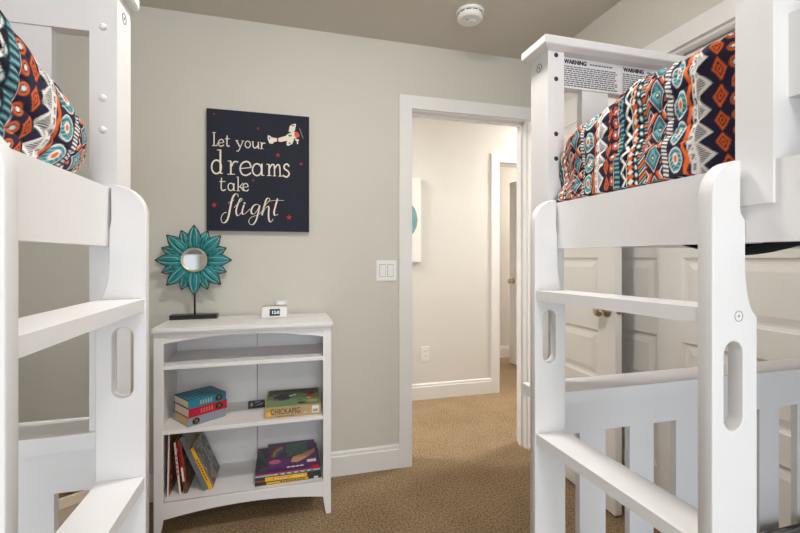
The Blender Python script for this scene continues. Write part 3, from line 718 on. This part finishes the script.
# ------------------------------------------------------------------ bunk beds
BW, BD = .97, .0685                    # bed width, post depth along the bed
PWD = .043
BLEN = 2.00                            # far post front face to near post front face
Z_RT, Z_RB = 1.3255, 1.224             # upper side rail
Z_CAP, T_CAP, Z_HR = 1.7035, .024, 1.607
Z_LC, T_LC, Z_LR = .895, .027, .780
RUNGS = (1.1315, .820, .5085, .197)
def bunk(label, refx, y1, m, pegs, near_y, lift, sl, sh, ovh=.022, cup=0):
    Z_CAP, Z_HR = 1.7035 + cup, 1.607 + cup
    t = thing('bunk_bed', label, 'bunk bed', (refx, y1, 0), 0, 'white bunk beds')
    def bx(name, x0, x1, y0, y1_, z0, z1, bevel=.003, mt=M_bed, par=t, lab=None):
        return boxo(name, mt, m*x0, m*x1, y0, y1_, z0, z1, par, bevel, label=lab)
    def end(yo, near):
        for x0, x1 in ((0, PWD), (BW-PWD, BW)):
            pp = bx('post', x0, x1, yo, yo+BD, 0, Z_CAP-T_CAP, .004)
            if not near and x0 == 0:
                for zz in (1.671, 1.616, 1.489, 1.432):
                    bm = bmesh.new(); c = Vector((m*PWD*.5, yo, zz))
                    rt = Matrix.Translation(c) @ Matrix.Rotation(R(90), 4, 'X')
                    if pegs: lathe(bm, [(.0062, -.001), (.0060, .003), (.0045, .006), (.002, .007)], 14, rt); ob('plug', bm, M_bed, pp, smooth=True)
                    else: lathe(bm, [(.0055, -.002), (.0055, .0004)], 14, rt); ob('bolt_hole', bm, M_hole, pp)
                zz = 1.653
                bm = bmesh.new(); rt = Matrix.Translation((0, yo+BD*.5, zz)) @ Matrix.Rotation(R(-90*m), 4, 'Y')
                lathe(bm, [(.010, -.001), (.010, .0008), (.0088, .0008), (.0088, -.001)], 20, rt); ob('bolt_cap', bm, M_greyp, pp)
                bm = bmesh.new(); lathe(bm, [(.0025, -.001), (.0025, .0006)], 10, rt); ob('bolt_cap', bm, M_greyp, pp)
        # top cap with a chamfered underside
        bm = bmesh.new()
        e = ovh
        yf = .006 if not near else e
        rings = []
        for o_, zz in ((.004, Z_CAP-T_CAP), (.012, Z_CAP-.021), (e-.002, Z_CAP-.019), (e, Z_CAP-.017), (e, Z_CAP-.001), (e-.001, Z_CAP)):
            rings.append([bm.verts.new(c) for c in ((m*-o_, yo-o_, zz), (m*(BW+o_), yo-o_, zz), (m*(BW+o_), yo+BD+o_*.35, zz), (m*-o_, yo+BD+o_*.35, zz))])
        for a, b_ in zip(rings, rings[1:]):
            for k in range(4): bm.faces.new((a[k], a[(k+1)%4], b_[(k+1)%4], b_[k]))
        bm.faces.new(rings[0]); bm.faces.new(rings[-1])
        ob('cap_rail', bm, M_bed, t, bevel=.0015)
        hr = bx('head_rail', PWD, BW-PWD, yo+.018, yo+.043, Z_HR, Z_CAP-T_CAP, .002)
        bx('head_rail', PWD, BW-PWD, yo+.018, yo+.043, 1.252, 1.322, .002)
        if not near: bx('lower_cap_rail', -.018, BW+.018, yo-.012, yo+BD+.012, Z_LC-T_LC, Z_LC, .004)
        if not near: bx('lower_head_rail', PWD, BW-PWD, yo+.026, yo+.048, Z_LR, Z_LC-T_LC, .002)
        bx('lower_head_rail', PWD, BW-PWD, yo+.012, yo+.040, .22, .32, .002)
        for k in range(0 if near else 6):
            x0 = PWD + .0665 + k*.148
            bx('slat', x0, x0+.075, yo+.022, yo+.040, 1.322, Z_HR, .002)
            bx('lower_slat', x0, x0+.075, yo+.030, yo+.046, .32, Z_LR, .002)
        return hr
    hr = end(0, False); end(-BLEN, True)
    ya, yb = -BLEN+BD, .001
    bx('side_rail', .001, .024, ya, yb, Z_RB, Z_RT, .0035)
    bx('side_rail', BW-.024, BW-.001, ya, yb, Z_RB, Z_RT, .0035)
    bx('lower_side_rail', .001, .024, ya, yb, .22, .32, .0035)
    bx('lower_side_rail', BW-.024, BW-.001, ya, yb, .22, .32, .0035)
    bx('mattress_board', .026, BW-.026, ya, yb, 1.228, 1.240, 0)
    bx('lower_mattress_board', .026, BW-.026, ya, yb, .235, .25, 0)
    # guard rail beyond the ladder opening, towards the foot of the bed
    for yy in (near_y-.0340, -1.35): bx('guard_post', -.003, .060, yy, yy+.0447, 1.272, 1.540, .005)
    bx('guard_rail', .0235, .041, -1.60, near_y-.033, 1.404, 1.508, .006)
    bx('guard_rail', BW-.020, BW-.002, -1.60, -.30, 1.404, 1.508, .006)
    # ladder
    SW, TT = .074, .0205
    def outline(nw):
        outl = [(0, 0), (SW, 0), (SW, 1.125)]
        outl += [(.0535 + .0205*(1-math.sin(R(a))), 1.200 - .072*math.cos(R(a))) for a in range(10, 91, 10)]
        return outl + [(.0535, 1.252), (nw+.001, 1.262), (nw, 1.268), (nw, Z_RT+.004)] + arc(nw, Z_RT-.0465, nw, 90, 180, 10, .0505)
    for yo, up, nw in ((-.0345+TT/2, 0, .0505), (near_y+TT/2, lift, .0450)):
        slot = arc(.0345, sh+up, .018, 0, 180, 10) + arc(.0345, sl+up, .018, 180, 360, 10)
        me = weld(curve_mesh([outline(nw), slot], TT/2-.0015, .0015))
        me.transform(Matrix.Translation((m*-.0546, yo, 0)) @ Matrix.Diagonal((m, 1, 1, 1)) @ Matrix.Rotation(R(90), 4, 'X'))
        bm = bmesh.new(); bm.from_mesh(me); bmesh.ops.recalc_face_normals(bm, faces=bm.faces); bm.to_mesh(me); bm.free()
        ls = obm('ladder_side', me, M_bed, t)
        for rz_ in RUNGS[:2]:
            bm = bmesh.new(); rt = Matrix.Translation((m*(-.0546+SW*.58), yo-TT/2, rz_-.0105+up)) @ Matrix.Rotation(R(90), 4, 'X')
            lathe(bm, [(.0072, -.001), (.0072, .0004), (.0064, .0004), (.0064, -.001)], 20, rt); lathe(bm, [(.0016, -.001), (.0016, .0005)], 8, rt); ob('bolt_cap', bm, M_greyp2, ls)
    for rz_ in RUNGS:
        bm = bmesh.new(); vs = box(bm, m*-.0542, m*(-.0542+SW-.003), near_y+TT, -.0345, rz_-.0208, rz_)
        for k in (0, 1, 4, 5): vs[k].co.z += lift
        ob('rung', bm, M_bed, t, bevel=.002)
    return t, hr
refR, y1R = .580, .8357
refL, y1L = -.2938, .861
bedR, hrR = bunk('white wooden bunk bed with ladder, in front of the closet doors', refR, y1R, 1, False, -.427, .007, .989, 1.072)
bedL, hrL = bunk('white wooden bunk bed with ladder, left of the bookcase', refL, y1L, -1, True, -.4164, 0, .976, 1.066, .014, .008)
# warning stickers on the right bed's top rail
M_stick = mat('sticker_white', (226, 226, 228), .6); M_txt = mat('sticker_ink', (70, 68, 72), .6)
rr = random.Random(3)
for x0, x1, nl in ((.048, .212, 10), (.218, .385, 10)):
    st_ = boxo('warning_label', M_stick, x0, x1, .0174, .0185, Z_HR+.006, Z_CAP-T_CAP-.004, hrR, bevel=0, label='white warning sticker with small print')
    bm = bmesh.new()
    z0 = Z_CAP-T_CAP-.0225
    for r_ in range(nl):
        x = x0+.006; zz = z0 - r_*.0050
        while x < x1-.012:
            ln = rr.uniform(.004, .012)
            box(bm, x, min(x+ln, x1-.005), .0170, .0176, zz, zz+.0023); x += ln+.0022
        if r_ == nl-1: pass
    ob('label_text', bm, M_txt, st_)
    text_on('label_heading', 'WARNING', .0135, Matrix.Translation((x0+.008, .0171, Z_CAP-T_CAP-.0145)) @ Matrix.Rotation(R(90), 4, 'X'), M_dk, st_, align='LEFT', xs=.95, bold=.0006)
    bm = bmesh.new()
    x = x0+.080
    while x < x1-.02:
        ln = rr.uniform(.004, .010); box(bm, x, x+ln, .0170, .0176, Z_CAP-T_CAP-.012, Z_CAP-T_CAP-.009); x += ln+.002
    ob('label_text', bm, M_txt, st_)

# ------------------------------------------------------------------ bedding
NAVY, ORG, WHT, TEAL, PALE, BLK = [np.array(lin(c)) for c in ((42, 40, 62), (232, 106, 42), (236, 232, 226), (62, 128, 138), (150, 196, 198), (24, 22, 28))]
def tribal(U, V):
    """printed stripes: U along the bed, V across it, metres"""
    out = np.empty(U.shape + (3,)); out[:] = NAVY
    # wobble so that the printed stripes look hand drawn
    U = U + .0022*np.sin(V*31+U*9) + .0013*np.sin(V*83+1.3)
    V = V + .002*np.sin(U*70)
    Per = .340
    p = np.mod(U, Per)
    def band(a, b): return (p >= a) & (p < b), (p-a)/(b-a)
    def rep(L, off=0): return np.mod(V+off, L)/L
    def put(mask, c): out[mask] = c
    tri = lambda q: 1-np.abs(2*q-1)
    # 1 orange diamonds on navy
    k, s = band(0, .026); q = rep(.046); d = np.abs(s-.5)*1.1+np.abs(q-.5)
    put(k, NAVY); put(k & (d < .46), ORG); put(k & (d < .30), NAVY); put(k & (d < .20), ORG); put(k & (d < .08), BLK)
    # 2 navy/white zigzag with hatched triangles
    k, s = band(.026, .056); q = rep(.046); tq = tri(q)
    put(k, NAVY); put(k & (s > tq*.75), WHT); ins = k & (s > .18+tq*.62) & (s < .92)
    put(k & (s > .30+tq*.60) & (s < .88), NAVY); put(k & (s > .30+tq*.60) & (s < .88) & (np.mod(q*14, 1) < .45), WHT)
    # 3 white line with ladder ticks
    k, s = band(.056, .066); q = rep(.020); put(k, WHT); put(k & (s > .25) & (s < .75) & (q < .62), NAVY); put(k & (s > .4) & (s < .6) & (q < .5), WHT)
    # 4 orange ribbon
    k, s = band(.066, .080); wv = .5+.28*np.sin(V*2*np.pi/.05); put(k, NAVY); put(k & (np.abs(s-wv) < .34), ORG)
    # 5 teal leaf chain with orange drops
    k, s = band(.080, .120); q = rep(.060); put(k, NAVY)
    e = ((s-.5)/.46)**2 + ((q-.5)/.42)**2; put(k & (e < 1), TEAL); put(k & (e < 1) & (np.mod((q+.35*np.abs(s-.5))*7, 1) < .3), PALE)
    e2 = ((s-.5)/.2)**2 + ((q-.52)/.2)**2; put(k & (e2 < 1), WHT); put(k & (e2 < .35), ORG)
    put(k & (np.abs(e-1) < .12), WHT)
    # 6 white brush strokes on navy
    k, s = band(.120, .142); q = rep(.0085); put(k, NAVY); put(k & (s > .12) & (s < .88) & (np.abs(q-.5-.25*(s-.5)) < .27), WHT)
    # 7 concentric lozenges, teal and white
    k, s = band(.142, .196); q = rep(.070); d = np.abs(s-.5)*.95+np.abs(q-.5); put(k, NAVY)
    put(k & (d < .46), WHT); put(k & (d < .42), NAVY); put(k & (d < .37), TEAL); put(k & (d < .27) & (np.mod(d*22, 1) < .5), PALE); put(k & (d < .12), NAVY); put(k & (d < .06), WHT)
    put(k & (d > .60) & (np.mod(q*2+.5, 1) < .6), ORG); put(k & (d > .78), WHT); put(k & (d > .84), NAVY)
    # 8 slanted strokes navy orange white
    k, s = band(.196, .222); q = np.mod(rep(.026)+.6*s, 1); put(k, NAVY); put(k & (q < .28), ORG); put(k & (q > .45) & (q < .58), WHT); put(k & (q > .75) & (q < .86), PALE)
    # 9 teal beads
    k, s = band(.222, .240); q = rep(.017); e = ((s-.5)/.40)**2+((q-.5)/.40)**2; put(k, BLK); put(k & (e < 1), TEAL); put(k & (e < .35), WHT)
    # 10 orange teeth
    k, s = band(.240, .266); q = rep(.021); put(k, BLK); put(k & (np.abs(q-.5) < .48*(1-np.abs(2*s-1))), ORG); put(k & (np.abs(np.mod(q+.5, 1)-.5) < .30*(1-np.abs(2*s-1))), WHT)
    # 11 black/white zigzag
    k, s = band(.266, .294); tq = tri(rep(.036)); put(k, BLK); put(k & (np.abs(s-.2-.6*tq) < .16), WHT); put(k & (s < .10), WHT)
    e = (np.mod(V, .036)/.036-.5)**2*3+(s-.78)**2*6; put(k & (e < .15), TEAL); put(k & (e < .05), WHT)
    # 12 teal hatch
    k, s = band(.294, .320); q = rep(.011); put(k, NAVY); put(k & (np.abs(q-.5) < .33) & (np.abs(s-.5) < .42), TEAL); put(k & (np.abs(q-.5) < .12) & (np.abs(s-.5) < .36), PALE)
    # 13 orange dots
    k, s = band(.320, .340); q = rep(.030); e = ((s-.5)/.42)**2+((q-.5)/.36)**2; put(k, NAVY); put(k & (e < 1), ORG); put(k & (e < .4), NAVY); put(k & (e < .16), WHT); put(k & (s < .08), WHT)
    return out
def quilt_mat():
    m = bpy.data.materials.new('printed_quilt_cotton'); m.use_nodes = True; nt = m.node_tree; p = nt.nodes['Principled BSDF']
    p.inputs['Roughness'].default_value = .85; p.inputs['Specular IOR Level'].default_value = .2
    a = nt.nodes.new('ShaderNodeAttribute'); a.attribute_name = 'print'
    nt.links.new(a.outputs['Color'], p.inputs['Base Color'])
    tc = nt.nodes.new('ShaderNodeTexCoord'); n = nt.nodes.new('ShaderNodeTexNoise'); n.inputs['Scale'].default_value = 500
    nt.links.new(tc.outputs['Object'], n.inputs['Vector'])
    b = nt.nodes.new('ShaderNodeBump'); b.inputs['Strength'].default_value = .25; b.inputs['Distance'].default_value = .001
    nt.links.new(n.outputs['Fac'], b.inputs['Height']); nt.links.new(b.outputs['Normal'], p.inputs['Normal'])
    return m
M_quilt = quilt_mat()
def quilt(label, refx, y1, m, ztop, xin, y_end, rnd, phase, seed, pw=2.4, tap=.25, bulge=.0):
    """heaped quilt over the upper mattress; local x into the bed, y along it"""
    xa, xb = xin, BW-.03
    xc, hw = (xa+xb)/2, (xb-xa)/2
    zb = 1.285
    hgt = ztop - zb
    # section: superellipse half, parameter by angle from the aisle edge (180) to the wall edge (0)
    th = np.concatenate([np.linspace(180, 95, 210), np.linspace(94, 0, 70)[1:]])
    tr_ = np.radians(th)
    n_ = 6.0
    sx_ = np.sign(np.cos(tr_))*np.abs(np.cos(tr_))**(2/n_); sz_ = np.abs(np.sin(tr_))**(2/n_)
    arcl = np.concatenate([[0], np.cumsum(np.hypot(np.diff(sx_*hw), np.diff(sz_*hgt)))])
    al = np.concatenate([np.linspace(0, .45, 320), np.linspace(.45, arcl[-1], 90)[1:]])
    sx_ = np.interp(al, arcl, sx_); sz_ = np.interp(al, arcl, sz_)
    tt = np.linspace(0, np.pi/2, 90)
    yl = np.concatenate([y_end - rnd*(1-np.cos(tt)), y_end - rnd - .0014*np.arange(1, 360), y_end - rnd - .50 - np.linspace(.014, 1.20, 60)])
    A, Y = np.meshgrid(al, yl); SX = np.broadcast_to(sx_, A.shape); SZ = np.broadcast_to(sz_, A.shape)
    d = np.clip((y_end - Y)/rnd, 0, 1)
    g = np.power(np.clip(1-np.power(1-d, pw), 0, 1), 1/pw)            # rounded head end
    rs = np.random.RandomState(seed)
    f = 1 + 0*Y
    for i in range(5):
        f = f + .012*np.sin(Y*rs.uniform(6, 22)+rs.uniform(0, 6))
    X = xc + SX*hw*(.97+.03*g)
    Z = zb + SZ*hgt*g*f*(1 - tap*np.clip(1-(y_end-Y)/.20, 0, 1))
    X = np.where(SX < 0, X + (1-SZ)*.0, X)
    prof = hgt*.75*np.power(np.clip(1-np.power(1-np.clip((y_end-yl)/rnd, 0, 1), pw), 0, 1), 1/pw)
    arcu = np.concatenate([[0], np.cumsum(np.hypot(np.diff(yl), np.diff(prof)))])
    ku = np.searchsorted(-yl, .30)
    UU = (yl[ku] + arcu[ku] - arcu)[:, None] + 0*A
    # quilting channels and creases, pushed out along the section
    ch = np.abs(np.sin((A+.3*Y)*np.pi/.030))**.5*.0045 + np.abs(np.sin(Y*np.pi/.030+.5*np.sin(A*14)))**.5*.0065
    wr = sum(.0045*np.sin(A*rs.uniform(14, 45)+Y*rs.uniform(-40, 40)+rs.uniform(0, 6)) for i in range(6))
    ch = (ch+wr)*np.clip(g*1.6, 0, 1)*np.clip((A)/.05, 0, 1)
    nx, nz = SX, SZ; nn = np.hypot(nx, nz)+1e-6
    X = X + nx/nn*ch; Z = Z + nz/nn*ch
    X = np.where(Z < Z_RT+.006, np.maximum(X, .027), np.maximum(X, .012))
    X = np.maximum(X, .012 + .054*np.clip((-.33-Y)/.05, 0, 1))
    Yo = Y + bulge*np.sin(np.pi*np.clip((Z-1.31)/.19, 0, 1))*np.clip(1-(y_end-Y)/.16, 0, 1)
    # bulge of the end between top and bottom
    colr = 0
    for du in (-.0005, 0, .0005):
        for dv in (-.0005, 0, .0005):
            colr = colr + tribal(1.72*(UU + phase + .012*np.sin(A*5.0+seed)) + du, 1.28*A + dv)/9
    nr, nc = A.shape
    co = np.stack([m*X, Yo, Z], -1).reshape(-1, 3)
    idx = np.arange(nr*nc).reshape(nr, nc)
    q = np.stack([idx[:-1, :-1], idx[1:, :-1], idx[1:, 1:], idx[:-1, 1:]], -1).reshape(-1, 4)
    if m < 0: q = q[:, ::-1]
    me = bpy.data.meshes.new('quilt')
    me.vertices.add(len(co)); me.vertices.foreach_set('co', co.ravel())
    me.loops.add(q.size); me.loops.foreach_set('vertex_index', q.ravel())
    me.polygons.add(len(q)); me.polygons.foreach_set('loop_start', np.arange(0, q.size, 4)); me.polygons.foreach_set('loop_total', np.full(len(q), 4))
    me.update(); me.validate()
    at = me.color_attributes.new('print', 'FLOAT_COLOR', 'POINT')
    c4 = np.ones((len(co), 4)); c4[:, :3] = colr.reshape(-1, 3); at.data.foreach_set('color', c4.ravel())
    o = obm('quilt', me, M_quilt, smooth=True)
    o.location = (refx, y1, 0)
    return tag(o, label, 'quilt', 'printed quilts on the upper bunks')
quilt('navy, orange and teal printed quilt on the right upper bunk', refR, y1R, 1, 1.570, .026, .012, .08, .364, 2, 2.2, .28, .006)
quilt('navy, orange and teal printed quilt on the left upper bunk', refL, y1L, -1, 1.545, .020, -.150, .04, .45, 7, 2.2, .20, .092)

def slab(name, label, cat, refx, y1, m, x0, x1, ya, yb, z0, z1, mt, group=None, sag=None, puff=.0):
    bm = bmesh.new(); nx, ny = 24, 48
    def gz(i, j):
        q = (math.sin(math.pi*i/nx)*math.sin(math.pi*j/ny))**.35 if 0 < i < nx and 0 < j < ny else 0
        return q
    top = [[bm.verts.new((m*(x0+(x1-x0)*i/nx), ya+(yb-ya)*j/ny, z1-puff*(1-gz(i, j)) + puff*.25*math.sin(i*1.3+j*.9)*gz(i, j))) for j in range(ny+1)] for i in range(nx+1)]
    bot = [[bm.verts.new((m*(x0+(x1-x0)*i/nx), ya+(yb-ya)*j/ny, z0 - (sag(x0+(x1-x0)*i/nx, ya+(yb-ya)*j/ny) if sag else 0))) for j in range(ny+1)] for i in range(nx+1)]
    for i in range(nx):
        for j in range(ny):
            bm.faces.new((top[i][j], top[i+1][j], top[i+1][j+1], top[i][j+1])); bm.faces.new((bot[i][j], bot[i][j+1], bot[i+1][j+1], bot[i+1][j]))
    for i in range(nx):
        bm.faces.new((top[i][0], bot[i][0], bot[i+1][0], top[i+1][0])); bm.faces.new((top[i][ny], top[i+1][ny], bot[i+1][ny], bot[i][ny]))
    for j in range(ny):
        bm.faces.new((top[0][j], top[0][j+1], bot[0][j+1], bot[0][j])); bm.faces.new((top[nx][j], bot[nx][j], bot[nx][j+1], top[nx][j+1]))
    o = ob(name, bm, mt, smooth=True); o.location = (refx, y1, 0)
    return tag(o, label, cat, group)
slab('mattress', 'navy-covered mattress of the right upper bunk, beneath the printed quilt', 'mattress', refR, y1R, 1, .028, BW-.028, -BLEN+BD+.005, -.002, 1.241, 1.275, M_navy)
# navy sheet corner sagging below the rail
bm = bmesh.new()
nu, nv = 20, 10
for sgn in (0, 1): pass
rows = []
for i in range(nu+1):
    q = i/nu; yy = -.430+.128*q; dep = .019*math.sin(math.pi*q)**.6
    rows.append([bm.verts.new((.034+.10*k/nv, yy, 1.2265 - dep*math.sin(math.pi*(.12+.88*k/nv))**.7)) for k in range(nv+1)])
for a, b in zip(rows, rows[1:]):
    for k in range(nv): bm.faces.new((a[k], a[k+1], b[k+1], b[k]))
bmesh.ops.solidify(bm, geom=bm.faces[:], thickness=.003)
o = ob('sheet_corner', bm, M_navy, smooth=True); o.location = (refR, y1R, 0)
tag(o, 'dark navy sheet edge sagging under the right upper rail', 'sheet')

def duvet_mat():
    m = mat('grey_streaked_cotton', (128, 122, 124), .9); nt = m.node_tree; p = nt.nodes['Principled BSDF']
    tc = nt.nodes.new('ShaderNodeTexCoord'); mp = nt.nodes.new('ShaderNodeMapping'); mp.inputs['Scale'].default_value = (14, 70, 40)
    n = nt.nodes.new('ShaderNodeTexNoise'); n.inputs['Scale'].default_value = 1.0; n.inputs['Detail'].default_value = 5
    nt.links.new(tc.outputs['Object'], mp.inputs['Vector']); nt.links.new(mp.outputs['Vector'], n.inputs['Vector'])
    r = nt.nodes.new('ShaderNodeValToRGB'); r.color_ramp.elements[0].position = .38; r.color_ramp.elements[0].color = (*lin((58, 54, 56)), 1)
    r.color_ramp.elements[1].position = .66; r.color_ramp.elements[1].color = (*lin((200, 194, 192)), 1)
    nt.links.new(n.outputs['Fac'], r.inputs['Fac']); nt.links.new(r.outputs['Color'], p.inputs['Base Color'])
    return m
slab('duvet', 'grey streaked duvet on the right lower bunk', 'duvet', refR, y1R, 1, .032, BW-.032, -BLEN+BD+.01, -.004, .2515, .492, duvet_mat(), puff=.03)

# ------------------------------------------------------------------ tan bin behind the left bed
M_bin = mat('tan_canvas', (196, 176, 150), .85, bump=.3, bscale=300); M_rim = mat('tan_canvas_lit', (222, 204, 180), .8, bump=.2, bscale=300)  # rim colour carries the light falling on the top edge
bn = thing('storage_bin', 'tan fabric storage bin on the floor behind the left bunk', 'storage bin', (-.60, 1.565, 0), R(32))
bm = bmesh.new()
bw_, bd_, bh_ = .42, .30, .45
box(bm, -bw_, 0, 0, .008, 0, bh_); box(bm, -bw_, 0, bd_-.008, bd_, 0, bh_); box(bm, -bw_, -bw_+.008, .008, bd_-.008, 0, bh_); box(bm, -.008, 0, .008, bd_-.008, 0, bh_); box(bm, -bw_+.008, -.008, .008, bd_-.008, 0, .01)
ob('bin_body', bm, M_bin, bn)
bm = bmesh.new()
for x0, x1, y0, y1 in ((-bw_-.003, .003, -.004, .011), (-bw_-.003, .003, bd_-.011, bd_+.004), (-bw_-.003, -bw_+.012, .011, bd_-.011), (-.012, .003, .011, bd_-.011)):
    box(bm, x0, x1, y0, y1, bh_-.022, bh_+.006)
ob('bin_rim', bm, M_rim, bn, bevel=.002, label='rim coloured paler as if lit')
